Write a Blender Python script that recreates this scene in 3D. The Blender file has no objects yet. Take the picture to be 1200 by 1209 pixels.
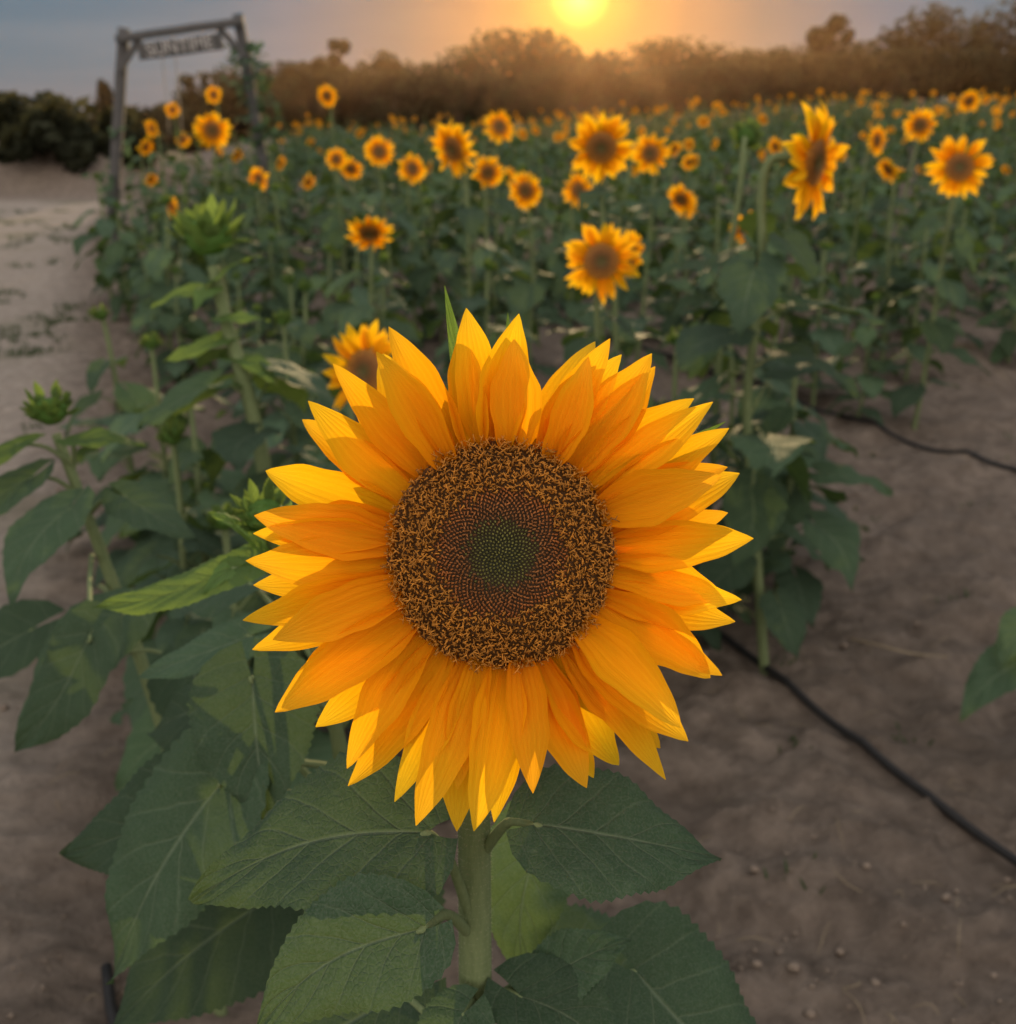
import bpy, math, random
from mathutils import Vector, Matrix, noise
R=random.Random(7)
scene=bpy.context.scene
scene.view_settings.view_transform='Standard'
scene.view_settings.look='None'
scene.view_settings.exposure=0
V=Vector
def ss(a,b,x):
    t=(x-a)/(b-a); t=max(0.0,min(1.0,t)); return t*t*(3-2*t)
# ---------------------------------------------------------------- materials
def newmat(name):
    m=bpy.data.materials.new(name); m.use_nodes=True
    nt=m.node_tree; nt.nodes.clear(); return m,nt
def nd(nt,t,**kw):
    n=nt.nodes.new(t)
    for k,v in kw.items(): setattr(n,k,v)
    return n
def setin(n,name,val):
    n.inputs[name].default_value=val
def ramp(nt,stops,interp='LINEAR'):
    n=nt.nodes.new('ShaderNodeValToRGB'); cr=n.color_ramp; cr.interpolation=interp
    while len(cr.elements)>1: cr.elements.remove(cr.elements[-1])
    cr.elements[0].position=stops[0][0]; cr.elements[0].color=tuple(stops[0][1])+(1,)
    for p,c in stops[1:]:
        e=cr.elements.new(p); e.color=tuple(c)+(1,)
    return n
def math_(nt,op,a,b=None,clamp=False):
    n=nt.nodes.new('ShaderNodeMath'); n.operation=op; n.use_clamp=clamp
    for i,v in enumerate((a,b)):
        if v is None: continue
        if isinstance(v,(int,float)): n.inputs[i].default_value=v
        else: nt.links.new(v,n.inputs[i])
    return n.outputs[0]
def mixc(nt,fac,a,b,mode='MIX'):
    n=nt.nodes.new('ShaderNodeMix'); n.data_type='RGBA'; n.blend_type=mode
    for idx,v in ((0,fac),(6,a),(7,b)):
        if isinstance(v,(int,float)): n.inputs[idx].default_value=v
        elif isinstance(v,(tuple,list)): n.inputs[idx].default_value=tuple(v)+((1,) if len(v)==3 else ())
        else: nt.links.new(v,n.inputs[idx])
    return n.outputs[2]
def organic(nt,color,tcolor,tfac,rough,bump=None,bstr=0.3,bdist=0.002,spec=0.3):
    p=nd(nt,'ShaderNodeBsdfPrincipled'); setin(p,'Roughness',rough); setin(p,'Specular IOR Level',spec)
    t=nd(nt,'ShaderNodeBsdfTranslucent'); mx=nd(nt,'ShaderNodeMixShader'); o=nd(nt,'ShaderNodeOutputMaterial')
    for s,tg in ((color,p.inputs['Base Color']),(tcolor,t.inputs['Color'])):
        if isinstance(s,tuple): tg.default_value=s+(1,)
        else: nt.links.new(s,tg)
    mx.inputs[0].default_value=tfac
    nt.links.new(p.outputs[0],mx.inputs[1]); nt.links.new(t.outputs[0],mx.inputs[2]); nt.links.new(mx.outputs[0],o.inputs[0])
    if bump is not None:
        b=nd(nt,'ShaderNodeBump'); setin(b,'Strength',bstr); setin(b,'Distance',bdist)
        nt.links.new(bump,b.inputs['Height']); nt.links.new(b.outputs[0],p.inputs['Normal']); nt.links.new(b.outputs[0],t.inputs['Normal'])
    return p
def noise_n(nt,scale,detail=4,vec=None,rough=.55):
    n=nd(nt,'ShaderNodeTexNoise'); setin(n,'Scale',scale); setin(n,'Detail',detail); setin(n,'Roughness',rough)
    if vec is not None: nt.links.new(vec,n.inputs['Vector'])
    return n.outputs['Fac']
# leaf
def leaf_material(name,dark,light,vein,tcol,tf):
    m,nt=newmat(name)
    uv=nd(nt,'ShaderNodeUVMap'); sep=nd(nt,'ShaderNodeSeparateXYZ'); nt.links.new(uv.outputs[0],sep.inputs[0])
    geo=nd(nt,'ShaderNodeNewGeometry')
    col=nd(nt,'ShaderNodeVertexColor'); col.layer_name='Col'
    u=sep.outputs[0]; w=math_(nt,'ABSOLUTE',math_(nt,'MULTIPLY',math_(nt,'SUBTRACT',sep.outputs[1],.5),2.0))
    mid=math_(nt,'SUBTRACT',1.0,math_(nt,'MULTIPLY',w,24.0),True)
    wob=math_(nt,'MULTIPLY',noise_n(nt,25,2,geo.outputs['Position']),.07)
    t=math_(nt,'ADD',math_(nt,'SUBTRACT',u,math_(nt,'MULTIPLY',math_(nt,'POWER',w,.85),.34)),wob)
    fr=math_(nt,'FRACT',math_(nt,'MULTIPLY',math_(nt,'POWER',math_(nt,'ADD',t,.5),.8),6.5))
    lat=math_(nt,'SUBTRACT',1.0,math_(nt,'MULTIPLY',math_(nt,'ABSOLUTE',math_(nt,'SUBTRACT',fr,.5)),15.0),True)
    lat=math_(nt,'MULTIPLY',lat,math_(nt,'SUBTRACT',1.0,math_(nt,'MULTIPLY',w,.65)))
    veinf=math_(nt,'MAXIMUM',mid,math_(nt,'MULTIPLY',lat,.65))
    vor=nd(nt,'ShaderNodeTexVoronoi'); vor.feature='DISTANCE_TO_EDGE'; setin(vor,'Scale',190); nt.links.new(geo.outputs['Position'],vor.inputs['Vector'])
    cell=math_(nt,'SUBTRACT',1.0,math_(nt,'MULTIPLY',vor.outputs[0],9.0),True)
    n1=noise_n(nt,28,4,geo.outputs['Position']); n2=noise_n(nt,700,2,geo.outputs['Position'])
    base=mixc(nt,n1,dark,light)
    base=mixc(nt,math_(nt,'MULTIPLY',cell,.12),base,vein)
    base=mixc(nt,math_(nt,'MULTIPLY',veinf,.75),base,vein)
    base=mixc(nt,math_(nt,'MULTIPLY',math_(nt,'SUBTRACT',n2,.40,True),.40),base,(.28,.30,.26))
    base=mixc(nt,1.0,base,col.outputs[0],'MULTIPLY')
    tc=mixc(nt,1.0,tcol,col.outputs[0],'MULTIPLY')
    tc=mixc(nt,math_(nt,'MULTIPLY',veinf,.5),tc,(.05,.08,.01))
    pil=math_(nt,'ABSOLUTE',math_(nt,'SUBTRACT',fr,.5))
    h=math_(nt,'ADD',math_(nt,'MULTIPLY',veinf,-.6),math_(nt,'ADD',math_(nt,'MULTIPLY',cell,-.12),math_(nt,'ADD',math_(nt,'MULTIPLY',n1,1.8),math_(nt,'MULTIPLY',pil,.8))))
    organic(nt,base,tc,tf,.75,h,.75,.0035,.16)
    return m
M_leaf=leaf_material('sunflower_leaf',(.024,.052,.025),(.045,.084,.042),(.15,.20,.12),(.10,.16,.03),.22)
M_leafy=leaf_material('young_leaf',(.08,.16,.035),(.13,.22,.06),(.22,.30,.1),(.25,.38,.06),.38)
# stem
m,nt=newmat('sunflower_stem'); geo=nd(nt,'ShaderNodeNewGeometry'); mp=nd(nt,'ShaderNodeMapping'); mp.inputs['Scale'].default_value=(1,1,.12)
nt.links.new(geo.outputs['Position'],mp.inputs[0]); n1=noise_n(nt,420,4,mp.outputs[0])
c=mixc(nt,n1,(.10,.14,.06),(.24,.29,.14)); organic(nt,c,(.25,.33,.08),.12,.8,n1,.6,.001,.1); M_stem=m
m,nt=newmat('stem_hair'); organic(nt,(.6,.6,.48),(.85,.8,.6),.5,.5); M_hair=m
# petal
def petal_mat(name,cols,tf,streak):
    m,nt=newmat(name); uv=nd(nt,'ShaderNodeUVMap'); sep=nd(nt,'ShaderNodeSeparateXYZ'); nt.links.new(uv.outputs[0],sep.inputs[0])
    col=nd(nt,'ShaderNodeVertexColor'); col.layer_name='Col'
    rm=ramp(nt,cols); nt.links.new(sep.outputs[0],rm.inputs[0])
    st=math_(nt,'SINE',math_(nt,'MULTIPLY',sep.outputs[1],44.0))
    mp=nd(nt,'ShaderNodeMapping'); mp.inputs['Scale'].default_value=(1.2,26,1); nt.links.new(uv.outputs[0],mp.inputs[0]); sn=noise_n(nt,1.5,3,mp.outputs[0])
    sg=math_(nt,'ADD',math_(nt,'MULTIPLY',st,.2),sn)
    c=mixc(nt,math_(nt,'MULTIPLY',math_(nt,'SUBTRACT',sg,.3,True),streak),rm.outputs[0],(.80,.29,.003))
    c=mixc(nt,1.0,c,col.outputs[0],'MULTIPLY')
    tc=mixc(nt,1.0,c,(1.0,1.0,.6),'MULTIPLY')
    organic(nt,c,tc,tf,.7,sg,.55,.0013,.06); return m
M_petal=petal_mat('petal',[(0,(.84,.31,.004)),(.25,(.95,.48,.006)),(.7,(.97,.57,.012)),(1,(.97,.65,.03))],.52,.38)
m,nt=newmat('disc_floret'); col=nd(nt,'ShaderNodeVertexColor'); col.layer_name='Col'
organic(nt,col.outputs[0],col.outputs[0],.15,.6); M_disc=m
def simple(name,a,b,scale,rough=.9,bs=.5,bd=.01,metal=0):
    m,nt=newmat(name); geo=nd(nt,'ShaderNodeNewGeometry'); n1=noise_n(nt,scale,6,geo.outputs['Position'])
    c=mixc(nt,n1,a,b); p=nd(nt,'ShaderNodeBsdfPrincipled'); o=nd(nt,'ShaderNodeOutputMaterial'); nt.links.new(c,p.inputs['Base Color']); setin(p,'Roughness',rough); setin(p,'Specular IOR Level',.2)
    bm=nd(nt,'ShaderNodeBump'); setin(bm,'Strength',bs); setin(bm,'Distance',bd); nt.links.new(n1,bm.inputs['Height']); nt.links.new(bm.outputs[0],p.inputs['Normal'])
    nt.links.new(p.outputs[0],o.inputs[0]); return m
M_hose=simple('black_rubber',(.012,.012,.012),(.03,.028,.026),60,.55,.2,.002)
M_clod=simple('soil_clod',(.14,.108,.082),(.24,.19,.145),45,.95)
M_straw=simple('dry_straw',(.22,.17,.10),(.36,.29,.19),40,.9)
M_wood=simple('weathered_wood',(.055,.055,.055),(.12,.115,.11),14,.85)
M_paint=simple('pale_letter_paint',(.34,.33,.31),(.46,.44,.42),20,.8)
M_rope=simple('rope_fibre',(.35,.30,.22),(.45,.4,.3),60,.9)
m,nt=newmat('tree_foliage'); col=nd(nt,'ShaderNodeVertexColor'); col.layer_name='Col'
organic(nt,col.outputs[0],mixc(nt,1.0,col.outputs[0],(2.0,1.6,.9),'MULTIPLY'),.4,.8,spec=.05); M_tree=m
M_bark=simple('bark',(.05,.04,.03),(.10,.08,.06),3,.9)
# ---------------------------------------------------------------- mesh builder
class MB:
    def __init__(s): s.v=[];s.f=[];s.uv=[];s.c=[];s.mi=[]
    def add(s,vs,fs,uvs,cols,mi):
        o=len(s.v); s.v+=vs; s.uv+=uvs; s.c+=cols
        s.f+=[tuple(i+o for i in f) for f in fs]; s.mi+=[mi]*len(fs)
    def mesh(s,name,mats):
        me=bpy.data.meshes.new(name); me.from_pydata([tuple(v) for v in s.v],[],s.f)
        for m in mats: me.materials.append(m)
        me.polygons.foreach_set('material_index',s.mi); me.polygons.foreach_set('use_smooth',[True]*len(s.f))
        uvl=me.uv_layers.new(name='UVMap'); li=[0]*len(me.loops); me.loops.foreach_get('vertex_index',li)
        d=[]; 
        for i in li: d+=s.uv[i]
        uvl.data.foreach_set('uv',d)
        ca=me.color_attributes.new('Col','FLOAT_COLOR','POINT'); d=[]
        for c in s.c: d+=[c[0],c[1],c[2],1.0]
        ca.data.foreach_set('color',d); me.update(); return me
    def obj(s,name,mats,parent=None):
        ob=bpy.data.objects.new(name,s.mesh(name,mats)); scene.collection.objects.link(ob)
        if parent: ob.parent=parent
        return ob
MATS=[M_leaf,M_stem,M_petal,M_disc,M_leafy,M_hair]
LEAF,STEM,PETAL,DISC,YOUNG,HAIR=range(6)
def catmull(pts,n):
    out=[]; P=[pts[0]]+list(pts)+[pts[-1]]
    for i in range(1,len(P)-2):
        for k in range(n):
            t=k/n; a,b,c,d=P[i-1],P[i],P[i+1],P[i+2]
            out.append(.5*((2*b)+(c-a)*t+(2*a-5*b+4*c-d)*t*t+(3*b-a-3*c+d)*t*t*t))
    out.append(P[-2]); return out
def tube(mb,pts,radii,sides,mi,col=(1,1,1),sub=3):
    pts=[V(p) for p in pts]; pp=catmull(pts,sub) if sub>1 else pts
    n=len(pp); rr=[]
    for i in range(n):
        t=i/(n-1)*(len(radii)-1); k=min(int(t),len(radii)-2); rr.append(radii[k]+(radii[k+1]-radii[k])*(t-k))
    vs=[];uvs=[];cs=[];prev=None
    for i in range(n):
        d=(pp[min(i+1,n-1)]-pp[max(i-1,0)]).normalized()
        if prev is None: a=d.orthogonal().normalized()
        else: a=(prev-d*prev.dot(d)).normalized()
        prev=a; b=d.cross(a)
        for k in range(sides):
            an=2*math.pi*k/sides; vs.append(pp[i]+(a*math.cos(an)+b*math.sin(an))*rr[i]); uvs.append((i/n,k/sides)); cs.append(col)
    fs=[(i*sides+k,i*sides+(k+1)%sides,(i+1)*sides+(k+1)%sides,(i+1)*sides+k) for i in range(n-1) for k in range(sides)]
    fs.append(tuple(range((n-1)*sides,n*sides)))
    mb.add(vs,fs,uvs,cs,mi)
def leaf(mb,base,tip,nh,width,fold=.25,droop=.15,und=.05,nu=10,nv=6,mi=LEAF,col=(1,1,1),lobe=.30,serr=.04,rnd=R):
    base=V(base);tip=V(tip); ax=tip-base; L=ax.length; ax.normalize(); N=V(nh); N=(N-ax*N.dot(ax)).normalized(); S=ax.cross(N)
    ph=rnd.uniform(0,6); ph2=rnd.uniform(0,6); tw=rnd.uniform(-.3,.3); cv=rnd.uniform(-.12,.12)
    vs=[];uvs=[];cs=[]
    for i in range(nu+1):
        u=i/nu; sh=(math.sin(math.pi*min(1,u**.55))**.9 if 0<u<1 else 0.0)*(1-.15*u)
        if i==0: sh=.10
        for j in range(nv+1):
            w=2*j/nv-1; hw=width/2*sh
            if abs(w)>.99: hw*=1+serr*(1 if i%2 else -1)+serr*.8*math.sin(u*17+ph2+w)
            x=u*L-lobe*L*abs(w)**1.6*(1-u)**4
            z=-droop*L*u*u+droop*.45*L*u+fold*abs(w)**1.2*hw-fold*.75*hw*w*w*w*w
            z+=und*L*math.sin(u*8+ph+(2 if w>0 else 0))*w*w+ und*.5*L*math.sin(u*19+ph2+w*3)*abs(w)
            z+=tw*w*hw*u
            vs.append(base+ax*x+S*(w*hw+cv*L*math.sin(math.pi*u))+N*z); uvs.append((u,w*.5+.5)); cs.append(col)
    n=nv+1
    fs=[(i*n+j,i*n+j+1,(i+1)*n+j+1,(i+1)*n+j) for i in range(nu) for j in range(nv)]
    mb.add(vs,fs,uvs,cs,mi)
def petal(mb,base,d,nrm,L,W,curve,fold,nu,nv,mi=PETAL,col=(1,1,1),bend=0,twist=0,tipc=0,full=.85,ph=0):
    d=d.normalized(); nrm=(nrm-d*nrm.dot(d)).normalized(); S=d.cross(nrm); vs=[];uvs=[];cs=[]
    for i in range(nu+1):
        u=i/nu; sh=math.sin(math.pi*(.13+.87*u))**full if u<1 else .0
        sh*=(1-.32*u**4)
        if nv>4: sh*=1+.05*math.sin(u*11+ph)+.03*math.sin(u*23+ph*3)
        for j in range(nv+1):
            w=2*j/nv-1; hw=W/2*sh+.0002; ww=w*hw
            z=curve*L*u*u+tipc*L*u**5+fold*hw*(w*w)-.12*hw*math.cos(w*9)*(1-u)+math.sin(twist*u)*ww
            if nv>4: z+=.12*hw*w*w*math.sin(u*9+ph+w)
            vs.append(base+d*(u*L)+S*(ww+bend*L*u*u)+nrm*z); uvs.append((u,w*.5+.5)); cs.append(col)
    n=nv+1
    mb.add(vs,[(i*n+j,i*n+j+1,(i+1)*n+j+1,(i+1)*n+j) for i in range(nu) for j in range(nv)],uvs,cs,mi)
def lathe(mb,prof,M,sides,mi,cols):
    vs=[];uvs=[];cs=[]
    for k,(r,z) in enumerate(prof):
        for s in range(sides):
            a=2*math.pi*s/sides; vs.append(M@V((r*math.cos(a),r*math.sin(a),z))); uvs.append((k/len(prof),s/sides)); cs.append(cols[k])
    fs=[(k*sides+s,k*sides+(s+1)%sides,(k+1)*sides+(s+1)%sides,(k+1)*sides+s) for k in range(len(prof)-1) for s in range(sides)]
    mb.add(vs,fs,uvs,cs,mi)
def frame(center,n):
    n=V(n).normalized(); up=V((0,0,1)); x=up.cross(n)
    x=V((1,0,0)) if x.length<1e-3 else x.normalized(); y=n.cross(x)
    M=Matrix((x,y,n)).transposed().to_4x4(); M.translation=V(center); return M
def head(mb,center,n,Rd,Ltot,rnd,detail=0,droopy=0.0):
    M=frame(center,n); R3=M.to_3x3(); nz=R3@V((0,0,1))
    lathe(mb,[(Rd*.97,0),(Rd*1.03,-Rd*.18),(Rd*.8,-Rd*.42),(Rd*.35,-Rd*.6),(.001,-Rd*.62)],M,16,STEM,[(.7,.9,.6)]*5)
    layers=[(17,1.0,-.05),(13,.9,.10)] if detail==0 else [(29,1.0,-.10),(23,.96,.02),(9,.84,.20)]
    nu,nv=(5,2) if detail==0 else (20,8)
    for li,(cnt,ls,el) in enumerate(layers):
        off=rnd.uniform(0,6)
        for k in range(cnt):
            a=off+2*math.pi*(k+rnd.uniform(-.36,.36))/cnt
            e=el+rnd.gauss(0,.11 if detail else .16)
            if droopy: e+=droopy*math.sin(a)
            aa=a+rnd.gauss(0,.08)
            d=R3@V((math.cos(aa)*math.cos(e),math.sin(aa)*math.cos(e),math.sin(e)))
            b=M@V((math.cos(a)*Rd*.93,math.sin(a)*Rd*.93,-.06*Rd+li*.035*Rd))
            L=(Ltot-Rd*.93)*ls*(rnd.uniform(.86,1.05)*(1-.10*math.sin(a)) if detail else rnd.uniform(.75,1.1))
            W=(Ltot-Rd)*rnd.uniform(.25,.35) if detail else (Ltot-Rd)*rnd.uniform(.32,.45)
            v=rnd.uniform(.90,1.03); g=rnd.uniform(.86,1.05)*(1-.05*li)
            petal(mb,b,d,nz,L,W,rnd.uniform(-.18,.16),rnd.uniform(.1,.9),nu,nv,PETAL,(v,v*g,v),rnd.uniform(-.15,.15),rnd.uniform(-.8,.8),rnd.uniform(-.14,.14),.74 if detail else .8,rnd.uniform(0,6))
    nb=14 if detail==0 else 26
    for k in range(nb):
        a=2*math.pi*(k+rnd.uniform(-.3,.3))/nb; e=rnd.uniform(-.45,-.1)
        d=R3@V((math.cos(a)*math.cos(e),math.sin(a)*math.cos(e),math.sin(e)))
        b=M@V((math.cos(a)*Rd*.85,math.sin(a)*Rd*.85,-.25*Rd))
        petal(mb,b,d,nz,(Ltot-Rd)*rnd.uniform(.40,.58),(Ltot-Rd)*.28,rnd.uniform(-.1,.35),.3,6 if detail else 3,2,YOUNG,(.6,.7,.6))
    def dz(t): return Rd*(.20*(1-t*t)-.10*math.exp(-(t/.33)**2))
    if detail==0:
        rn=[1.0,.85,.7,.5,.3,.12,.001]
        cs=[(.40,.18,.025),(.32,.14,.022),(.25,.10,.018),(.20,.08,.018),(.14,.08,.02),(.11,.085,.022),(.10,.09,.025)]
        lathe(mb,[(Rd*t,dz(t)) for t in rn],M,20,DISC,cs)
        for i in range(260):
            t=math.sqrt((i+.5)/260); a=i*2.399963; r=Rd*t*.99
            p=M@V((r*math.cos(a),r*math.sin(a),dz(t))); s=Rd*.07; x=R3@V((math.cos(a),math.sin(a),.6))*s*rnd.uniform(.6,1.3); y=R3@V((-math.sin(a),math.cos(a),0))*s*.5
            q=rnd.uniform(.6,1.6)*(1.2 if t>.6 else .7); c=(.34*q,.15*q,.02*q) if t>.4 else (.15*q,.10*q,.02*q)
            mb.add([p-y,p+y,p+x+nz*s],[(0,1,2)],[(0,0)]*3,[c]*3,DISC)
    else:
        lathe(mb,[(Rd*t,dz(t)-.001) for t in (1.0,.9,.75,.6,.45,.3,.15,.001)],M,48,DISC,[(.12,.05,.008)]*4+[(.07,.035,.01)]*2+[(.035,.035,.01)]*2)
        N=3300
        for i in range(N):
            t=math.sqrt((i+.5)/N); a=i*2.399963; r=Rd*t
            p=V((r*math.cos(a),r*math.sin(a),dz(t))); er=V((math.cos(a),math.sin(a),0)); et=V((-math.sin(a),math.cos(a),0)); ez=V((0,0,1))
            q=rnd.uniform(.65,1.35)
            if t>.55+rnd.uniform(-.06,.06):
                h=rnd.uniform(.0032,.0062); rad=.00046
                out=rnd.uniform(-.6,.9); sd=rnd.uniform(-.9,.9)
                k1=p+ez*h*.6+er*h*.15*out; k2=k1+ez*h*.35+(er*out+et*sd)*h*.35; k3=k2+(er*out+et*sd)*h*.45-ez*h*.1
                k4=k2+(er*out-et*sd)*h*.4+ez*h*.05
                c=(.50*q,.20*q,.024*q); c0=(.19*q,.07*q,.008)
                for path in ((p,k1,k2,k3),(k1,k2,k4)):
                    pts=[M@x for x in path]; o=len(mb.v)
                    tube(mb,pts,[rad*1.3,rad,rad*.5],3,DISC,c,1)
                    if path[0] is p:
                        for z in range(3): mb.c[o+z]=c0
            elif t>.30+rnd.uniform(-.05,.05):
                f=(t-.28)/.27
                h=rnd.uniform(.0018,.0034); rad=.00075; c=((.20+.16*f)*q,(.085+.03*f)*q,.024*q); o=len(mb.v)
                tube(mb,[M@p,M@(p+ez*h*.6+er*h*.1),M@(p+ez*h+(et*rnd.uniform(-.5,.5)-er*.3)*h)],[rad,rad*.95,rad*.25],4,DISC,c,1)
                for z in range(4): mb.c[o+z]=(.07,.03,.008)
            else:
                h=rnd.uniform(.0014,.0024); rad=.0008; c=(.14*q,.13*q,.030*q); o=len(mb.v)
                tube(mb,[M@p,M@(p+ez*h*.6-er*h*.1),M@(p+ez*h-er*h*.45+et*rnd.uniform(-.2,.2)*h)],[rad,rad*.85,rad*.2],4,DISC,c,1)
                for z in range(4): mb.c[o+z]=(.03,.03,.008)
def bud(mb,center,n,r,rnd,detail=0,mi=YOUNG,br=1.0):
    M=frame(center,n); R3=M.to_3x3(); nz=R3@V((0,0,1))
    lathe(mb,[(.001,-r*.55),(r*.4,-r*.5),(r*.7,-r*.2),(r*.72,r*.1),(r*.5,r*.4),(.001,r*.5)],M,12,mi,[(.7*br,.8*br,.6*br)]*6)
    for k in range(34):
        a=k*2.4+rnd.uniform(-.2,.2); e=.35+1.0*(k%3)/3+rnd.uniform(-.3,.2)
        d=R3@V((math.cos(a)*math.cos(e),math.sin(a)*math.cos(e),math.sin(e)))
        b=M@V((math.cos(a)*r*.6,math.sin(a)*r*.6,-.25*r+(k%3)*.25*r))
        v=rnd.uniform(.55,.95)*br
        petal(mb,b,d,nz,r*rnd.uniform(.5,.95),r*.40,rnd.uniform(.0,.4),.4,5,2,mi,(v,v*.95,v*.9))
def auto_leaves(mb,path,n,size,rnd,z0=.12,z1=.95,nu=9,nv=4,skip=None,dense=1.0,mi=LEAF,br=1.0):
    pp=catmull([V(p) for p in path],8); az=rnd.uniform(0,6)
    for k in range(n):
        f=z0+(z1-z0)*(k+.5)/n; p=pp[int(f*(len(pp)-1))]; az+=2.39+rnd.uniform(-.4,.4)
        o=V((math.cos(az),math.sin(az),0)); s=size*(1.15-.55*abs(f-.45)/.55)*rnd.uniform(.75,1.15)
        if f>.88: s*=.7
        b=p+o*s*.5+V((0,0,s*rnd.uniform(.15,.45)))
        tube(mb,[p,p+o*s*.22+V((0,0,s*.2)),b],[.0042,.003,.0024],4,STEM,(.8,.8,.7),2)
        dr=rnd.uniform(-.05,.85); ax=(o+V((rnd.uniform(-.3,.3),rnd.uniform(-.3,.3),-dr))).normalized()
        v=rnd.uniform(.7,1.3)*br
        leaf(mb,b,b+ax*s,V((0,0,1))+o*.35*dr,s*rnd.uniform(.75,.95),rnd.uniform(.05,.35),rnd.uniform(.1,.5),.05,nu,nv,mi,(v,v,v*rnd.uniform(.8,1.1)),rnd=rnd)
def plant(mb,base,hp,hn,dia,rnd,nleaf=14,ls=.19,kind='flower',nu=9,nv=4,stem_r=.010,droopy=0,br=1.0):
    base=V(base);hp=V(hp);hn=V(hn).normalized()
    Rd=dia*.21; back=hp-hn*(Rd*.6 if kind=='flower' else dia*.2)
    neck=back-hn*dia*.16+V((0,0,-.02)); top=neck+V((0,0,-.10))-hn*.01
    m1=base.lerp(top,.33)+V((rnd.uniform(-.03,.03),rnd.uniform(-.03,.03),0)); m2=base.lerp(top,.7)+V((rnd.uniform(-.02,.02),rnd.uniform(-.02,.02),0))
    path=[base,m1,m2,top,neck,back]
    tube(mb,path,[stem_r*1.3,stem_r*1.15,stem_r,stem_r*.8,stem_r*.75,stem_r*.9],7,STEM,(br*.8,br*.8,br*.75))
    if kind=='flower': head(mb,hp,hn,Rd,dia/2,rnd,0,droopy)
    else: bud(mb,hp,hn,dia*.42,rnd,br=br)
    auto_leaves(mb,[base,m1,m2,top],nleaf,ls,rnd,nu=nu,nv=nv,br=br)
# ---------------------------------------------------------------- terrain
def path_mask(x,y):
    edge=-.36*y-.25 if y>2.5 else -1.15
    if y>14: edge=-.36*14-.25-(y-14)*.25
    return ss(.25,-.45,x-edge+.25*noise.noise(V((x*.7,y*.7,3))))*(1-ss(19,20.5,y)*ss(-5.6,-6.6,x)*.9)
def tz(x,y):
    z=0
    if y>10 and x>-6: z+=.030*(y-10)*ss(-.1,.35,x/max(y,1))*ss(10,18,y)*(1 if y<75 else 75/y)
    lw=ss(-.18,-.32,x/max(y,1)) if y>0 else 0
    if y>26: z-=.032*(y-26)*lw
    z+=.9*ss(20,22.5,y)*ss(31,26,y)*ss(-6.2,-8.5,x)*(1+.4*noise.noise(V((x*.4,y*.4,0))))
    return z
def gz(x,y):
    z=tz(x,y); d=math.hypot(x,y-1.5); f=1/(1+(d/14)**2)
    pm=path_mask(x,y)
    a=1-.6*pm
    n4=noise.noise(V((x*30,y*30,2)))
    z+=f*a*(.055*noise.noise(V((x*2.1,y*2.1,1)))+.055*noise.noise(V((x*6.3,y*6.3,5)))+.042*abs(noise.noise(V((x*14,y*14,9))))+.022*abs(n4)+.007*noise.noise(V((x*60,y*60,4))))
    return z
N=600; a0=1.25; T=math.asinh(500/a0)
xs=[.3+a0*math.sinh(-T+2*T*i/(N-1)) for i in range(N)]; ys=[2.2+a0*math.sinh(-T*.45+(T*1.45)*j/(N-1)) for j in range(N)]
gv=[];gc=[]
for y in ys:
    for x in xs:
        gv.append((x,y,gz(x,y))); gc.append(path_mask(x,y))
gf=[(j*N+i,j*N+i+1,(j+1)*N+i+1,(j+1)*N+i) for j in range(N-1) for i in range(N-1)]
me=bpy.data.meshes.new('ground'); me.from_pydata(gv,[],gf); me.polygons.foreach_set('use_smooth',[True]*len(gf))
at=me.attributes.new('path','FLOAT','POINT'); at.data.foreach_set('value',gc)
m,nt=newmat('sandy_soil'); geo=nd(nt,'ShaderNodeNewGeometry'); P=geo.outputs['Position']
att=nd(nt,'ShaderNodeAttribute'); att.attribute_name='path'
nA=noise_n(nt,1.3,5,P); nB=noise_n(nt,14,8,P,.65); nC=noise_n(nt,70,6,P,.7)
rA=ramp(nt,[(.38,(0,0,0)),(.62,(1,1,1))]); nt.links.new(nA,rA.inputs[0]); rB=ramp(nt,[(.3,(0,0,0)),(.7,(1,1,1))]); nt.links.new(nB,rB.inputs[0])
soil=mixc(nt,rB.outputs[0],(.115,.090,.070),(.30,.24,.188)); soil=mixc(nt,math_(nt,'MULTIPLY',rA.outputs[0],.5),soil,(.13,.102,.08))
pth=mixc(nt,rB.outputs[0],(.26,.215,.175),(.45,.385,.32)); gr=ramp(nt,[(.54,(0,0,0)),(.68,(1,1,1))]); nt.links.new(noise_n(nt,.9,5,P),gr.inputs[0])
pth=mixc(nt,math_(nt,'MULTIPLY',gr.outputs[0],.55),pth,(.13,.13,.065))
c=mixc(nt,att.outputs['Fac'],soil,pth)
p=nd(nt,'ShaderNodeBsdfPrincipled'); setin(p,'Roughness',.95); setin(p,'Specular IOR Level',.1); o=nd(nt,'ShaderNodeOutputMaterial'); nt.links.new(c,p.inputs['Base Color'])
bm=nd(nt,'ShaderNodeBump'); setin(bm,'Strength',1.0); setin(bm,'Distance',.04)
nt.links.new(math_(nt,'ADD',nB,math_(nt,'MULTIPLY',nC,.4)),bm.inputs['Height']); nt.links.new(bm.outputs[0],p.inputs['Normal']); nt.links.new(p.outputs[0],o.inputs[0])
me.materials.append(m); g=bpy.data.objects.new('ground',me); scene.collection.objects.link(g)
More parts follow.
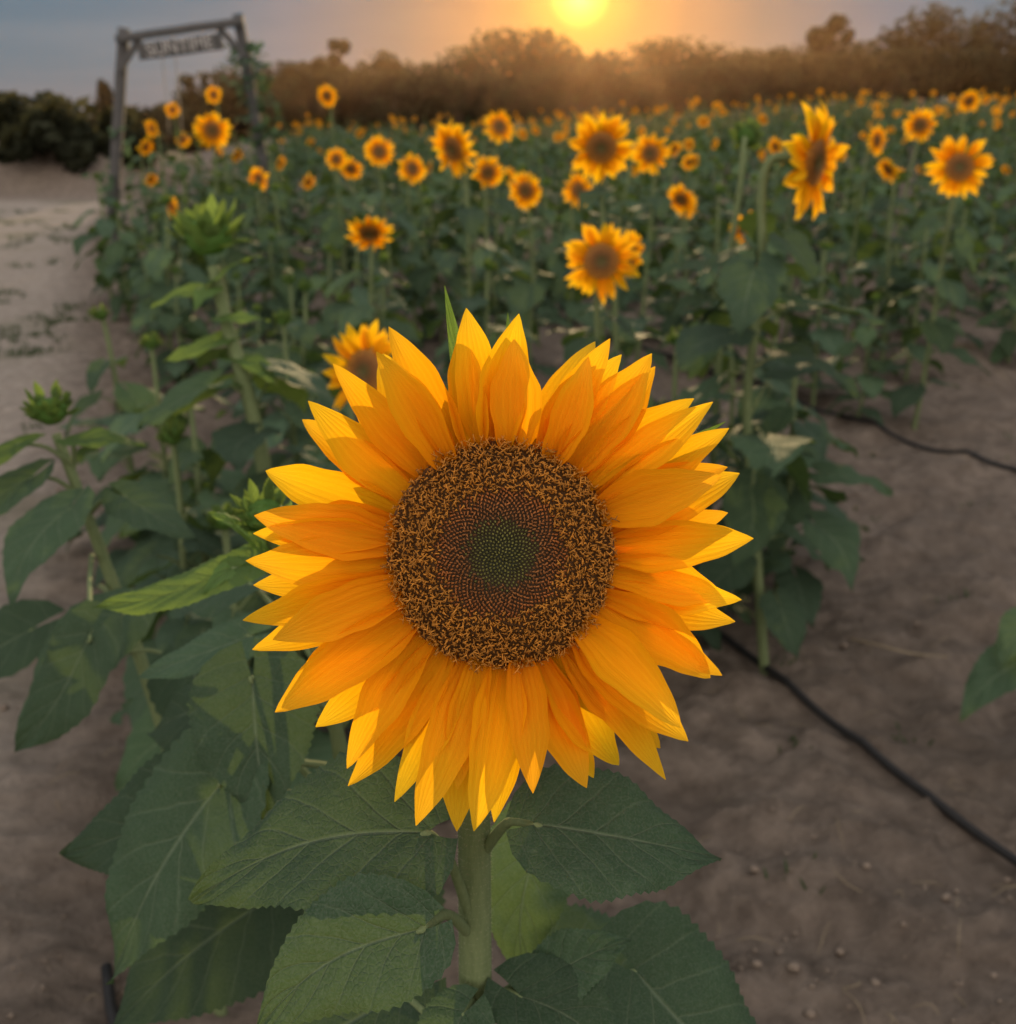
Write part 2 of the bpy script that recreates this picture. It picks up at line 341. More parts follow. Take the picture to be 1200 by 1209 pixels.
# clods and straw
mb=MB()
octv=[V(p) for p in ((1,0,0),(-1,0,0),(0,1,0),(0,-1,0),(0,0,1),(0,0,-1),(.6,.6,.5),(-.6,.6,.5),(.6,-.6,.5),(-.6,-.6,.5))]
octf=[(4,6,7),(4,7,9),(4,9,8),(4,8,6),(6,0,2),(6,2,7),(7,2,1),(7,1,9),(9,1,3),(9,3,8),(8,3,0),(8,0,6),(5,2,0),(5,1,2),(5,3,1),(5,0,3)]
for i in range(5200):
    y=.8+7.5*R.random()**1.5; x=R.uniform(-.5*y-.2,.6*y+.3); s=R.uniform(.002,.006)+ (R.random()**9)*.010
    if noise.noise(V((x*1.5,y*1.5,7)))<-.12: continue
    if path_mask(x,y)>.5 and R.random()<.7: continue
    q=V((R.uniform(.7,1.3),R.uniform(.7,1.3),R.uniform(.5,.9))); c0=V((x,y,gz(x,y)+s*.1)); rz=Matrix.Rotation(R.uniform(0,6),3,'Z')
    mb.add([c0+rz@V((v.x*q.x,v.y*q.y,v.z*q.z))*s*R.uniform(.8,1.15) for v in octv],octf,[(0,0)]*10,[(1,1,1)]*10,0)
mb.obj('soil_clods',[M_clod])
mb=MB()
for i in range(420):
    y=R.uniform(.9,7); x=R.uniform(-.5*y,.6*y+.2); L=R.uniform(.02,.10); a=R.uniform(0,6.28)
    p=V((x,y,gz(x,y)+.004)); d=V((math.cos(a),math.sin(a),0)); q=p+d*L*.5+V((R.uniform(-.01,.01),R.uniform(-.01,.01),R.uniform(.002,.012))); e=p+d*L; e.z=gz(e.x,e.y)+.004
    tube(mb,[p,q,e],[.0008,.001,.0005],4,0)
tube(mb,[(1.02,2.92,gz(1.02,2.92)+.01),(1.06,2.84,gz(1.06,2.84)+.03),(1.14,2.76,gz(1.14,2.76)+.02),(1.25,2.76,gz(1.25,2.76)+.008)],[.0025,.003,.002],5,0)
mb.obj('straw_debris',[M_straw])
mb=MB(); rg=random.Random(31)
def tuft(x,y,n,h):
    for i in range(n):
        a=rg.uniform(0,6.28); r=abs(rg.gauss(0,.05)); p=V((x+r*math.cos(a),y+r*math.sin(a),0)); p.z=gz(p.x,p.y)-.003
        l=rg.uniform(-.7,.7); d=V((rg.uniform(-.6,.6),rg.uniform(-.6,.6),1)).normalized(); v=rg.uniform(.6,1.4)
        petal(mb,p,d,V((rg.uniform(-1,1),-1,.2)),h*rg.uniform(.5,1.1),.006,l*.5,.2,4,1,0,(v*1.1,v,v*.8))
for i in range(150):
    y=3.5+14*rg.random()**1.2; x=-.36*y-.3-abs(rg.gauss(0,.12*y+.2))
    if noise.noise(V((x*.6,y*.6,2)))<-.02: continue
    for k in range(3): tuft(x+rg.gauss(0,.12),y+rg.gauss(0,.12),14,.06)
for i in range(26):
    y=rg.uniform(1.8,6.5); x=rg.uniform(.2*y,.55*y); tuft(x,y,6,.035)
mb.obj('grass_tufts',[M_leaf])
# drip irrigation hoses, lying over the clods
def hose(pts):
    mb=MB(); P=[]
    for (x0,y0),(x1,y1) in zip(pts[:-1],pts[1:]):
        n=max(2,int(math.hypot(x1-x0,y1-y0)/.05))
        for k in range(n):
            t=k/n; x=x0+(x1-x0)*t; y=y0+(y1-y0)*t; x+=.012*math.sin(y*2.3)+.006*math.sin(y*5.1)
            P.append(V((x,y,max(gz(x+dx,y) for dx in (-.01,0,.01)))))
    n=len(P); sm=[sum(P[j].z for j in range(max(0,i-5),min(n,i+6)))/(min(n,i+6)-max(0,i-5)) for i in range(n)]
    z=[max(sm[i],P[i].z) for i in range(n)]
    for _ in range(3): z=[max((z[max(i-1,0)]+z[i]+z[min(i+1,n-1)])/3,P[i].z) for i in range(n)]
    tube(mb,[V((P[i].x,P[i].y,z[i]+.008)) for i in range(n)],[.0105,.0105],10,0,sub=1); mb.obj('drip_irrigation_hose',[M_hose])
hose([(1.36,1.25),(1.07,1.92),(.86,2.36),(.68,2.76),(-.64,5.52),(-2.2,9)])
hose([(3.0,2.9),(2.2,4.48),(1.66,5.52),(0,9)])
hose([(-.20,.5),(-.50,1.10),(-.69,1.47),(-.75,1.62)])
# ---------------------------------------------------------------- main sunflower
cam_n=V((0.0,-.925,.383))
mb=MB(); r1=random.Random(43)
hc=V((-.004,.555,1.27))
head(mb,hc,cam_n,.063,.1475,r1,1)
for (a,L,cv) in ((1.80,.138,.25),(1.50,.128,-.5),(.95,.12,.3),(.55,.13,.2)):
    M=frame(hc,cam_n); R3=M.to_3x3(); d=R3@V((math.cos(a),math.sin(a),-.1)); petal(mb,M@V((math.cos(a)*.02,math.sin(a)*.02,-.02)),d,R3@V((0,0,1)),L,.013,cv*.3,.3,8,2,YOUNG,(.9,1,.8),.10*cv)
spath=[(-.04,.68,0),(-.03,.64,.4),(-.024,.606,.8),(-.0225,.603,1.0),(-.0215,.61,1.12),(-.015,.628,1.20),(-.007,.622,1.245),(-.004,.583,1.258)]
tube(mb,spath,[.015,.0135,.012,.0112,.0105,.010,.0095,.012],20,STEM,(1,1,1),6)
pp=catmull([V(p) for p in spath[1:6]],30)
for i in range(5200):
    k=r1.randrange(20,len(pp)-1); a=r1.uniform(0,6.28); rad=.0112
    d=V((math.cos(a),math.sin(a),r1.uniform(-.3,.4))); p=pp[k]+V((d.x,d.y,0))*rad*.96; L=r1.uniform(.0012,.0028); w=.00009
    t=V((-d.y,d.x,0))*w
    mb.add([p-t,p+t,p+d*L],[(0,1,2)],[(0,0)]*3,[(1,1,1)]*3,HAIR)
def L_(base,tip,nh,w,pet=None,fold=.2,droop=.2,und=.03,mi=LEAF,v=1.0,nu=44,nv=16,serr=.03,m=None,lobe=.26):
    mm=m or mb
    leaf(mm,base,tip,nh,w,fold,droop,und,nu,nv,mi,(v,v,v),serr=serr,rnd=r1,lobe=lobe)
    if pet is not None:
        b=V(base);t=V(tip);s=V(pet); mid=(s+b)*.5+V((0,0,.012)); n=V(nh); a=(t-b).normalized(); n=(n-a*n.dot(a)).normalized()
        tube(mm,[s,mid,b-n*.002,b+(t-b)*.05-n*.003],[.0042,.0032,.0024,.0008],8,STEM,(1,1,1),4)
L_((-.047,.545,1.094),(-.200,.54,1.056),(.05,-.45,.9),.110,(-.026,.60,.985),.2,.22,.035,lobe=.10)
L_((-.048,.500,1.062),(-.148,.475,1.006),(-.1,-.85,.6),.078,(-.028,.597,.975),.3,.2,.03,lobe=.14,v=1.1)
L_((.016,.545,1.100),(.136,.55,1.080),(0,-.5,.85),.090,(-.016,.604,1.035),.25,.3,.035,lobe=.14,v=1.05)
L_((.095,.64,.900),(.215,.60,.825),(.05,-.5,.85),.14,(-.015,.61,.86),.2,.2,.03)
L_((.028,.60,.930),(.084,.60,.965),(0,-.6,.8),.05,(-.018,.607,.89),.25,.1,.03,v=1.3)
L_((.008,.585,.930),(.085,.54,.895),(0,-.5,.9),.07,(-.02,.603,.895),.25,.25,.03,v=.9)
L_((-.030,.57,.930),(-.075,.53,.895),(0,-.5,.9),.055,(-.022,.603,.895),.2,.25,.03,v=1.2)
L_((-.083,.66,.86),(-.215,.64,.79),(-.1,-.5,.85),.14,(-.03,.61,.83),.2,.25,.03,v=.85)
L_((.030,.72,.97),(.014,.68,.845),(.1,-.9,.35),.085,None,.2,.1,.03,LEAF,1.5)
L_((.03,.66,.72),(.14,.62,.60),(0,-.5,.85),.16,(-.02,.62,.68))
L_((-.08,.60,.72),(-.19,.54,.65),(0,-.5,.85),.15,(-.03,.62,.66))
L_((.05,.75,.80),(.17,.78,.74),(0,-.5,.85),.13,(-.02,.615,.76))
mb.obj('sunflower',MATS)
# ---------------------------------------------------------------- young sunflower near left
mb=MB(); r2=random.Random(5)
tube(mb,[(-.17,1.02,0),(-.18,.99,.5),(-.17,.96,.85),(-.19,.95,1.02),(-.218,.945,1.11),(-.222,.94,1.135)],[.011,.009,.008,.006,.005,.006],10,STEM,(1,1,1),5)
bud(mb,(-.222,.935,1.15),(.1,-.3,.9),.026,r2,br=1.3); 
for (b,t,w,v) in (((-.235,.94,1.12),(-.262,.90,1.168),.022,1.2),((-.21,.94,1.12),(-.195,.91,1.185),.022,1.3),((-.225,.94,1.11),(-.27,.88,1.10),.035,1.1),((-.225,.93,1.12),(-.235,.88,1.165),.02,1.3)):
    leaf(mb,b,t,(0,-.6,.8),w,.3,.1,.02,14,6,YOUNG,(v,v,v),rnd=r2)
L_((-.248,.915,1.108),(-.385,.905,1.082),(0,-.45,.9),.05,(-.19,.945,1.06),.25,.2,.02,YOUNG,.8)
L_((-.26,.99,1.000),(-.378,.97,.972),(0,-.35,.95),.075,(-.175,.965,.9),.2,.2,.02,LEAF,1.5)
L_((-.225,.85,1.03),(-.205,.775,.925),(-.1,-.75,.6),.125,(-.17,.96,.92),.25,.1,.03,LEAF,.95)
L_((-.25,.82,.945),(-.36,.745,.785),(-.2,-.6,.75),.145,(-.17,.965,.86),.25,.2,.035,v=1.1)
L_((-.285,.90,.885),(-.44,.87,.835),(-.1,-.5,.85),.13,(-.175,.97,.8),.2,.25,.03,LEAF,.8)
L_((-.24,.9,.75),(-.40,.82,.66),(-.1,-.5,.85),.16,(-.178,.985,.68),.2,.2,.03,LEAF,.8)
L_((-.12,.88,.80),(-.08,.78,.70),(.1,-.5,.85),.13,(-.175,.98,.74),.2,.2,.03,LEAF,.8)
L_((-.16,.85,.62),(-.22,.72,.55),(0,-.5,.85),.15,(-.178,.985,.55),.2,.2,.03,LEAF,.8)
L_((-.10,.98,.98),(-.03,.95,.90),(.1,-.5,.85),.11,(-.175,.97,.9),.2,.2,.03,LEAF,.8)
L_((-.30,1.02,.90),(-.42,1.08,.84),(0,-.4,.9),.12,(-.175,.97,.8),.2,.2,.03,LEAF,.8)
L_((-.27,1.05,1.03),(-.36,1.12,1.0),(0,-.4,.9),.09,(-.175,.965,.95),.2,.2,.03,LEAF,1.1)
mb.obj('sunflower_bud_plant',MATS)
# budding plant far-left (bud at ~1.08 m)
mb=MB()
tube(mb,[(-.50,1.48,0),(-.535,1.5,.45),(-.565,1.51,.66),(-.64,1.54,.95),(-.668,1.55,1.05)],[.012,.0105,.010,.0085,.007],10,STEM,(1.2,1.2,1.1),5)
bud(mb,(-.671,1.55,1.085),(0,-.2,1),.034,r2,br=1.25)
for (b,t,w,nh,mi,v) in (((-.62,1.50,1.055),(-.51,1.46,1.07),.05,(0,-.3,1),YOUNG,.6),((-.70,1.5,1.05),(-.83,1.45,1.01),.06,(0,-.3,1),YOUNG,.6),
    ((-.69,1.50,1.0),(-.80,1.42,.93),.08,(0,-.4,.9),LEAF,1.1),((-.62,1.45,.97),(-.66,1.30,.90),.09,(0,-.5,.8),LEAF,1.2),((-.56,1.50,.97),(-.45,1.46,.93),.08,(0,-.4,.9),LEAF,1.),
    ((-.52,1.32,.86),(-.64,1.2,.75),.12,(-.2,-.6,.8),LEAF,1.),((-.50,1.17,.91),(-.605,1.12,.78),.11,(-.2,-.8,.6),LEAF,.9),((-.70,1.45,.78),(-.86,1.38,.70),.13,(0,-.4,.9),LEAF,.9),((-.46,1.4,.75),(-.36,1.3,.68),.14,(0,-.4,.9),LEAF,.9),((-.45,1.38,.45),(-.38,1.25,.38),.15,(0,-.4,.9),LEAF,.8)):
    z=V(b).z-.05; f=min(1,max(0,(z)/1.05)); s=V((-.50-.165*f,1.48+.07*f,z))
    if z>.9: s=V((-.64-.03*(z-.95)*3,1.545,z))
    L_(b,t,nh,w,s,.2,.25,.03,mi,v,22,8)
mb.obj('sunflower_bud_plant',MATS)
# tall bud plant
mb=MB(); rr=random.Random(4)
path=[(-.44,2.12,0),(-.47,2.14,.4),(-.52,2.18,.86),(-.575,2.23,1.08),(-.60,2.255,1.20)]
tube(mb,path,[.018,.017,.0155,.0135,.012],10,STEM,(1.35,1.35,1.25),5)
bud(mb,(-.607,2.26,1.26),(0,-.12,1),.066,rr,br=1.3)
auto_leaves(mb,path[:4],17,.19,rr,.2,.85,14,6)
for (b,t,w,v) in (((-.60,2.24,1.17),(-.50,2.2,1.24),.06,.9),((-.61,2.24,1.15),(-.72,2.2,1.14),.05,.9),((-.59,2.22,1.10),(-.48,2.17,1.12),.05,.9),((-.58,2.22,1.06),(-.69,2.15,1.04),.06,.8),((-.57,2.22,1.02),(-.46,2.12,1.0),.06,.8),((-.60,2.24,1.16),(-.61,2.12,1.15),.05,1.),((-.56,2.2,.97),(-.68,2.12,.93),.07,.7)):
    L_(b,t,(0,-.3,.95),w,(V(b)*.5+V((-.59,2.24,V(b).z-.01))*.5),.25,.25,.03,YOUNG,v,16,6)
mb.obj('sunflower_bud_plant',MATS)
for i,(x,y,h) in enumerate(((-.50,1.85,.80),(-.72,2.25,.84),(-.28,2.35,.86),(-.82,2.75,.80),(-.42,2.85,.86),(-1.05,3.2,.85),(-.1,2.8,.80),(.12,2.6,.75),(-.7,3.3,.9))):
    mb=MB(); rr=random.Random(60+i); plant(mb,(x,y,0),(x+rr.uniform(-.04,.04),y,h),(0,-.1,1),.07,rr,20,.19,'bud',14,6,.009,br=1.15); mb.obj('sunflower_bud_plant',MATS)
# ---------------------------------------------------------------- individually visible sunflowers
F=[
((.248,2.95,1.12),.225,(.05,-1,.15),14,(.25,3.02)),
((.308,3.79,1.38),.245,(-.12,-1,-.15),14,(.32,3.85)),
((.68,5.47,1.30),.21,(-.5,-1,.1),14,None),
((-.217,4.53,1.35),.235,(-.8,-1,-.3),14,None),
((-.112,6.28,1.17),.20,(.2,-1,-.2),12,None),
((.088,5.62,1.12),.20,(-.3,-1,-.1),12,None),
((-.768,6.84,1.26),.20,(.15,-1,.1),12,None),
((-.597,7.12,1.15),.21,(.6,-1,.3),12,None),
((-.548,4.42,1.04),.20,(0,-1,-.85),12,None),
((-1.63,6.36,1.39),.22,(.2,-1,-.1),14,None),
((-1.83,8.35,1.02),.18,(-.3,-1,0),12,None),
((-1.49,9.6,1.6),.20,(-.3,-1,-.2),14,None),
((2.03,5.13,1.255),.30,(-.25,-1,.15),16,None),
((2.46,6.9,1.41),.21,(-.3,-1,-.1),14,None),
((2.37,7.39,1.31),.20,(.7,-1,.1),12,None),
((3.81,9.62,1.56),.20,(0,-1,-.3),12,None),
((1.0,4.73,1.03),.16,(.5,-1,-.5),10,None),
((1.14,7.2,.92),.18,(.5,-1,0),10,None),
((-.05,6.9,1.4),.22,(.4,-1,.3),10,None),
((-.265,1.98,1.045),.195,(-.45,-.9,.25),12,(-.22,2.08)),
((.387,6.24,1.08),.21,(.5,-1,.2),10,None),
((.36,3.3,1.10),.15,(.7,-.8,0),10,None),
((-3.38,11.7,1.49),.17,(0,-1,0),12,None),((-3.36,11.9,1.2),.17,(.3,-1,0),12,None),((-2.7,10.7,1.62),.18,(-.2,-1,0),12,None),
((-1.2,8.0,1.17),.17,(0,-1,0),12,None),
]
for i,(hp,dia,n,nl,b) in enumerate(F):
    mb=MB(); rr=random.Random(100+i); hp=V(hp)
    bx,by=(b if b else (hp.x+rr.uniform(-.05,.05),hp.y+.12))
    plant(mb,(bx,by,tz(bx,by)-.01),hp,n,dia,rr,nl,.19)
    mb.obj('sunflower',MATS)
# tall sunflower seen in profile
mb=MB(); rr=random.Random(77)
path=[(.72,2.70,0),(.66,2.68,.4),(.60,2.66,.8),(.61,2.65,1.1),(.595,2.65,1.30),(.605,2.65,1.385),(.65,2.655,1.395)]
tube(mb,path,[.015,.013,.012,.011,.010,.010,.013],10,STEM,(.9,.9,.8),5)
head(mb,(.705,2.625,1.385),(.80,-.62,-.08),.055,.142,rr,0)
auto_leaves(mb,path[:5],22,.22,rr,.12,.90,16,8,br=1.1)
mb.obj('sunflower',MATS)
for i,(x,y,h) in enumerate(((.50,3.0,.9),(.82,3.05,.85),(.9,3.5,.9))):
    mb=MB(); rr=random.Random(160+i); plant(mb,(x,y,0),(x+rr.uniform(-.04,.04),y,h),(0,-.1,1),.07,rr,20,.20,'bud',14,6,.009,br=1.1); mb.obj('sunflower_bud_plant',MATS)
mb=MB(); plant(mb,(.64,3.3,0),(.655,3.17,1.43),(.3,.8,.3),.09,random.Random(9),12,.2,'bud'); mb.obj('sunflower_bud_plant',MATS)
# low plant at right edge
mb=MB(); rr=random.Random(3)
tube(mb,[(1.27,2.28,0),(1.26,2.27,.3),(1.30,2.27,.6)],[.012,.010,.008],8,STEM)
for b,t,w in (((1.19,2.2,.33),(1.01,2.12,.24),.13),((1.20,2.22,.42),(1.09,2.14,.36),.11),((1.31,2.15,.4),(1.27,1.98,.32),.15),((1.35,2.3,.5),(1.45,2.2,.45),.15)):
    L_(b,t,(0,-.4,.9),w,(1.265,2.27,b[2]-.06),.2,.3,.04,LEAF,1.2,22,8)
mb.obj('sunflower_bud_plant',MATS)
# ---------------------------------------------------------------- the field
field=bpy.data.objects.new('sunflower_field',None); scene.collection.objects.link(field)
variants=[]
for k in range(9):
    rr=random.Random(300+k); mb=MB(); h=rr.uniform(1.0,1.22)
    if k<4: plant(mb,(0,0,0),(0,-.1,h),(rr.uniform(-.4,.4),-1,rr.uniform(-.6,.2)),rr.uniform(.14,.20),rr,15,.2,'flower',7,4)
    else: plant(mb,(0,0,0),(0,0,h*.93),(rr.uniform(-.3,.3),-.3,1),.075,rr,17,.21,'bud',7,4,br=1.1)
    variants.append(mb.mesh('field_plant_mesh_%d'%k,MATS))
rf=random.Random(55); cnt=0
rows=[.27,1.15,2.0,3.15,4.3]+[5.4+1.1*i for i in range(64)]
for ci,c in enumerate(rows):
    y={0:3.2,1:3.6,2:3.2,3:6.0}.get(ci,4.9 if ci==4 else 6.0)
    while y<46:
        y+=rf.uniform(.30,.48)*(1 if y<14 else 1.5); x=c-.478*y+rf.uniform(-.16,.16)
        if x<-.36*y-.05 or x>.66*y+.3: continue
        if ci==0 and y>7: continue
        if x<-4.2-(y-13)*.12 and y>11: continue
        if y<3.4 and x>.42: continue
        if ci in (3,) and x>.9 and y<7: continue
        pf=.08 if y<9 else (.22 if y<20 else .28)
        k=rf.randrange(4) if rf.random()<pf else 4+rf.randrange(5)
        if y<5: k=4+rf.randrange(5)
        ob=bpy.data.objects.new('field_plant',variants[k]); scene.collection.objects.link(ob); ob.parent=field
        ob.location=(x,y,tz(x,y)-.02); ob.rotation_euler=(rf.uniform(-.08,.08),rf.uniform(-.08,.08),rf.gauss(0,.8)); s=rf.uniform(.70,1.12)
        if y<6: s*=.85
        ob.scale=(s*1.05,s*1.05,s); cnt+=1
# ---------------------------------------------------------------- sign arch
arch=bpy.data.objects.new('wooden_sign_arch',None); scene.collection.objects.link(arch)
def beam(name,a,b,w,d,mat=M_wood):
    a=V(a);b=V(b);ax=(b-a);L=ax.length;ax.normalize(); up=V((0,1,0)) ; s=ax.cross(up).normalized(); up=s.cross(ax)
    mb=MB(); n=10; vs=[];
    for i in range(n+1):
        p=a+ax*L*i/n; j=.012*noise.noise(p*3)
        for (q,r) in ((-.5,-.4),(-.4,-.5),(.4,-.5),(.5,-.4),(.5,.4),(.4,.5),(-.4,.5),(-.5,.4)):
            vs.append(p+s*(q*w+j)+up*(r*d+j))
    fs=[(i*8+k,i*8+(k+1)%8,(i+1)*8+(k+1)%8,(i+1)*8+k) for i in range(n) for k in range(8)]+[tuple(range(8)),tuple(range(n*8,n*8+8))]
    mb.add(vs,fs,[(0,0)]*len(vs),[(1,1,1)]*len(vs),0); ob=mb.obj(name,[mat],arch)
    return ob
Y=13.45
beam('left_post',(-4.80,Y,-.1),(-4.34,Y,2.36),.11,.11)
beam('right_post',(-2.78,Y,-.1),(-3.04,Y,2.50),.11,.11)
beam('top_beam',(-4.40,Y-.12,2.24),(-2.96,Y-.12,2.42),.085,.09)
beam('sign_board',(-4.17,Y-.12,2.10),(-3.21,Y-.12,2.215),.17,.03)
beam('left_brace',(-4.42,Y-.1,1.9),(-4.15,Y-.1,2.24),.07,.05)
beam('right_brace',(-2.97,Y-.1,2.05),(-3.25,Y-.1,2.36),.07,.05)
cu=bpy.data.curves.new('lettering','FONT'); cu.body='SUNTIME'; cu.size=.19; cu.extrude=.006; cu.align_x='CENTER'; cu.align_y='CENTER'
t=bpy.data.objects.new('tmp_text',cu); scene.collection.objects.link(t); dg=bpy.context.evaluated_depsgraph_get()
tm=bpy.data.meshes.new_from_object(t.evaluated_get(dg)); bpy.data.objects.remove(t)
tm.materials.clear(); tm.materials.append(M_paint); t=bpy.data.objects.new('lettering',tm); scene.collection.objects.link(t); t.parent=arch
t.location=(-3.69,Y-.145,2.158); t.rotation_euler=(math.radians(90),-math.radians(6.8),0)
for i,x in enumerate((-3.95,-3.8)):
    mb=MB(); tube(mb,[(x,Y,2.28),(x+.01,Y,1.8),(x,Y,1.2)],[.006,.006],5,0); mb.obj('rope_%d'%i,[M_rope],arch)
mb=MB(); rv=random.Random(8)
for x0,x1,n in ((-2.72,-3.0,320),(-4.75,-4.4,60)):
    for i in range(n):
        z=rv.uniform(.1,2.2 if x0>-4 else 1.3); f=z/2.5; p=V((x0+(x1-x0)*f+rv.gauss(0,.13),Y+rv.gauss(0,.12),z)); o=V((rv.uniform(-1,1),rv.uniform(-1,.3),rv.uniform(-.8,.6))).normalized()
        v=rv.uniform(.6,1.5); leaf(mb,p,p+o*rv.uniform(.06,.13),(0,-.5,.8),.08,.2,.2,.04,4,2,LEAF,(v,v,v),rnd=rv)
mb.obj('climbing_vine',MATS)
# ---------------------------------------------------------------- trees
rt=random.Random(12)
def tree(mb,x,y,top,w,kind,rnd,nleaf):
    z0=tz(x,y)-.3; H=top-z0
    k=.62 if kind=='umbrella' else .12
    tube(mb,[(x,y,z0),(x+rnd.uniform(-.2,.2),y,z0+H*.5),(x,y,z0+H*.85)],[.05*H**.8,.035*H**.8,.02],6,1)
    cl=[]
    if kind=='cypress':
        for i in range(16): f=i/15; cl.append((V((x+rnd.gauss(0,.08),y,z0+H*(.1+.85*f))),w*.5*(1-f)**.7*.9+.1))
    else:
        n=18 if kind=='round' else 11
        for i in range(n):
            a=rnd.uniform(0,6.28); e=rnd.uniform(0,1); rr=w*.5*math.sqrt(rnd.random())
            zz=z0+H*(k+(1-k)*(.1+.78*e)); sh=math.sqrt(max(.05,1-((e-.35)/.75)**2))
            c=V((x+math.cos(a)*rr*sh,y+math.sin(a)*rr*sh*.6,zz)); cl.append((c,rnd.uniform(.14,.26)*w))
            tube(mb,[(x,y,z0+H*(k*.8)),(x*.6+c.x*.4,y*.6+c.y*.4,(z0+H*k*.8)*.4+c.z*.6),c],[.07,.05,.015],4,1)
        cl.append((V((x,y,top-w*.12)),w*.14))
    for i in range(nleaf):
        c,r=rnd.choice(cl); d=V((rnd.gauss(0,1),rnd.gauss(0,1),rnd.gauss(0,.8))).normalized()*r*rnd.random()**.4
        p=c+d; 
        if p.z>top+.15: continue
        s=rnd.uniform(.10,.26); a=V((rnd.uniform(-1,1),rnd.uniform(-1,1),rnd.uniform(-1,1))).normalized(); b=a.orthogonal().normalized()
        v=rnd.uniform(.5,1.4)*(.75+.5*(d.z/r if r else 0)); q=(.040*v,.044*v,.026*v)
        mb.add([p-a*s,p-b*s*.6,p+a*s,p+b*s*.6],[(0,1,2,3)],[(0,0)]*4,[q]*4,0)
prof=[(-60,150,110),(0,150,90),(60,148,90),(90,138,60),(160,135,60),(205,125,80),(250,105,80),(300,85,100),(345,76,90),(400,95,80),(455,62,75),(505,76,90),(560,58,90),(600,36,90),(640,34,90),(680,60,80),(725,64,90),(780,48,95),(825,56,85),(865,62,80),(920,55,90),(1000,52,90),(1050,34,95),(1100,12,95),(1150,18,95),(1200,2,100),(1270,0,110),(1340,-10,110)]
mb=MB()
for px,py,wp in prof:
    y=rt.uniform(76,84); x=(px-600)*.0576*y/80; top=1.5+(6.96-.05394*py)*y/80
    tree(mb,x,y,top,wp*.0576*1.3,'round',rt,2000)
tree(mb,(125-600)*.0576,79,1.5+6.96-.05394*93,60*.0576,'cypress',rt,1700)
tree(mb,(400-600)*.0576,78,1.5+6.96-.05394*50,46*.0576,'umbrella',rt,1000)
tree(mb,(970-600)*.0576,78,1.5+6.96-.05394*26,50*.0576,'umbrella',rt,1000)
for i in range(56):
    px=-80+i*27; y=rt.uniform(68,74); x=(px-600)*.0576*y/80; base=tz(x,y)
    py=163 if px<110 else (128 if px<230 else 88-34*ss(600,1200,px)+rt.uniform(-10,10))
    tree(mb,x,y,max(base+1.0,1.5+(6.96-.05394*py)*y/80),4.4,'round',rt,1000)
mb.obj('tree_line',[M_tree,M_bark])
mb=MB()
for x,y,t,w in ((-8.6,21.5,1.45,1.7),(-10.2,24,1.6,3.0),(-7.6,22.5,1.3,1.5),(-12,22,1.7,3.0)):
    tree(mb,x,y,t,w,'round',rt,900)
mb.obj('shrub',[M_tree,M_bark])
# ---------------------------------------------------------------- sky, haze and sun
sun_dir=V((.066,1.1025,.0976)).normalized()
w=bpy.data.worlds.new('World'); scene.world=w; w.use_nodes=True; nt=w.node_tree; nt.nodes.clear()
tc=nd(nt,'ShaderNodeTexCoord'); nrm=nd(nt,'ShaderNodeVectorMath',operation='NORMALIZE'); nt.links.new(tc.outputs['Generated'],nrm.inputs[0])
sep=nd(nt,'ShaderNodeSeparateXYZ'); nt.links.new(nrm.outputs[0],sep.inputs[0])
el=ramp(nt,[(0,(.19,.20,.22)),(.035,(.155,.20,.24)),(.085,(.105,.18,.245)),(.16,(.22,.27,.33)),(.4,(.46,.50,.55)),(1,(.57,.62,.69))]); nt.links.new(math_(nt,'MAXIMUM',sep.outputs[2],0.0),el.inputs[0])  # upper dome, out of frame, raised above the horizon band to light the scene
back=ramp(nt,[(.0,(1.12,.95,.79)),(.45,(.34,.31,.27)),(.6,(0,0,0))]); nt.links.new(math_(nt,'ADD',math_(nt,'MULTIPLY',sep.outputs[1],.5),.5),back.inputs[0])  # added warm fill: unseen sky behind the camera brightened to light fronts
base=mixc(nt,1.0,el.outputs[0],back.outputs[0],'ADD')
dt=nd(nt,'ShaderNodeVectorMath',operation='DOT_PRODUCT'); nt.links.new(nrm.outputs[0],dt.inputs[0]); dt.inputs[1].default_value=sun_dir
ang=math_(nt,'MULTIPLY',math_(nt,'ARCCOSINE',math_(nt,'MINIMUM',dt.outputs['Value'],.999999)),180/math.pi/40)
gl=ramp(nt,[(0,(3,2.0,.3)),(.022,(1.8,.95,.08)),(.038,(1.0,.38,.0)),(.075,(.65,.19,.0)),(.13,(.34,.085,.0)),(.22,(.14,.032,.0)),(.42,(0.012,.003,0)),(.6,(0,0,0))]); nt.links.new(ang,gl.inputs[0])
mp=nd(nt,'ShaderNodeMapping'); mp.inputs['Scale'].default_value=(2,2,22); nt.links.new(nrm.outputs[0],mp.inputs[0]); cn=noise_n(nt,1.8,5,mp.outputs[0])
cr=ramp(nt,[(.42,(0,0,0)),(.68,(1,1,1))]); nt.links.new(cn,cr.inputs[0])
base=mixc(nt,math_(nt,'MULTIPLY',cr.outputs[0],.6),base,mixc(nt,1.0,base,(1.45,1.2,1.1),'MULTIPLY'))
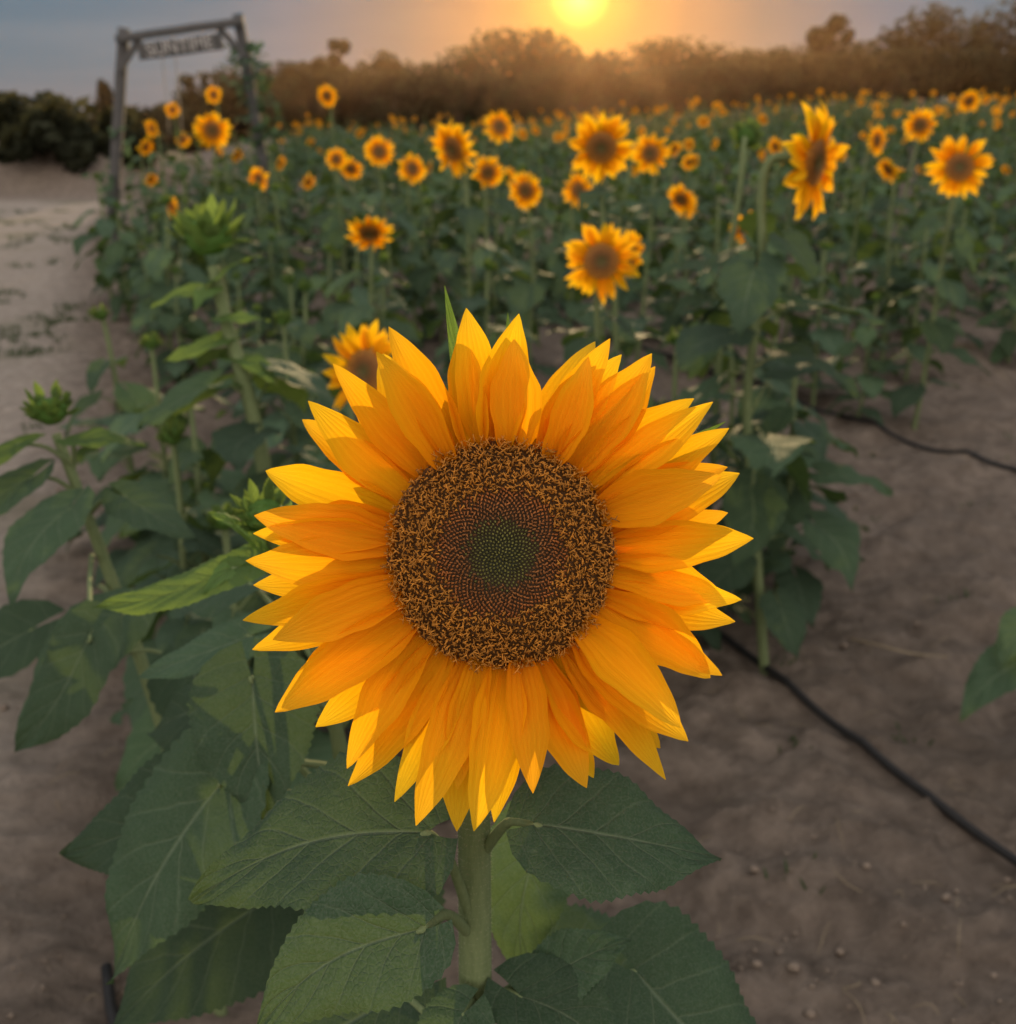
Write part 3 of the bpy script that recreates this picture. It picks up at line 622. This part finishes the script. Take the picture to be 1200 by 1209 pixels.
# the low sun reddens (removes blue from) the sky light close to it
red=ramp(nt,[(0,(1,.75,.3)),(.12,(1,.85,.5)),(.35,(1,1,1))]); nt.links.new(ang,red.inputs[0])
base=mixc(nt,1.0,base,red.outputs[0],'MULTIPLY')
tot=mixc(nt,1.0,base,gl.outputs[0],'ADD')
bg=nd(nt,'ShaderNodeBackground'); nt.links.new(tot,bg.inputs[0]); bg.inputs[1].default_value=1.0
sky=nd(nt,'ShaderNodeTexSky'); sky.sky_type='NISHITA'; sky.sun_disc=False; sky.sun_elevation=math.radians(5); sky.sun_rotation=math.radians(3.4)
bg2=nd(nt,'ShaderNodeBackground'); nt.links.new(sky.outputs[0],bg2.inputs[0]); bg2.inputs[1].default_value=.002
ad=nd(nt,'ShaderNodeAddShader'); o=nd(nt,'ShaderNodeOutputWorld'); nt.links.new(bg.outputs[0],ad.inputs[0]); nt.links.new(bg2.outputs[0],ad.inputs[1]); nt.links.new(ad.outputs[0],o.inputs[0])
ld=bpy.data.lights.new('sun','SUN'); ld.energy=5.0; ld.angle=math.radians(.5); ld.color=(1,.70,.36); lo=bpy.data.objects.new('sun',ld); scene.collection.objects.link(lo)
lo.rotation_euler=sun_dir.to_track_quat('Z','Y').to_euler()
# evening mist over the far end of the field
bv=[(x,y,z) for x in (-90,90) for y in (20,66) for z in (-8,9)]
me=bpy.data.meshes.new('evening_haze'); me.from_pydata(bv,[],[(0,1,3,2),(4,6,7,5),(0,4,5,1),(2,3,7,6),(0,2,6,4),(1,5,7,3)])
m,nt=newmat('evening_haze'); vs_=nd(nt,'ShaderNodeVolumeScatter'); setin(vs_,'Density',.00045); setin(vs_,'Anisotropy',.82); vs_.inputs['Color'].default_value=(1,.62,.35,1); o=nd(nt,'ShaderNodeOutputMaterial'); nt.links.new(vs_.outputs[0],o.inputs['Volume'])
me.materials.append(m); hz=bpy.data.objects.new('evening_haze',me); scene.collection.objects.link(hz)
# ---------------------------------------------------------------- camera
cd=bpy.data.cameras.new('camera'); co=bpy.data.objects.new('camera',cd); scene.collection.objects.link(co); scene.camera=co
cd.sensor_fit='HORIZONTAL'; cd.sensor_width=36; cd.lens=38.61; cd.clip_start=.02; cd.clip_end=2000
co.location=(0,0,1.5); co.rotation_euler=(math.radians(90-20.3),0,0)
cd.dof.use_dof=True; cd.dof.focus_distance=.585; cd.dof.aperture_fstop=9.5
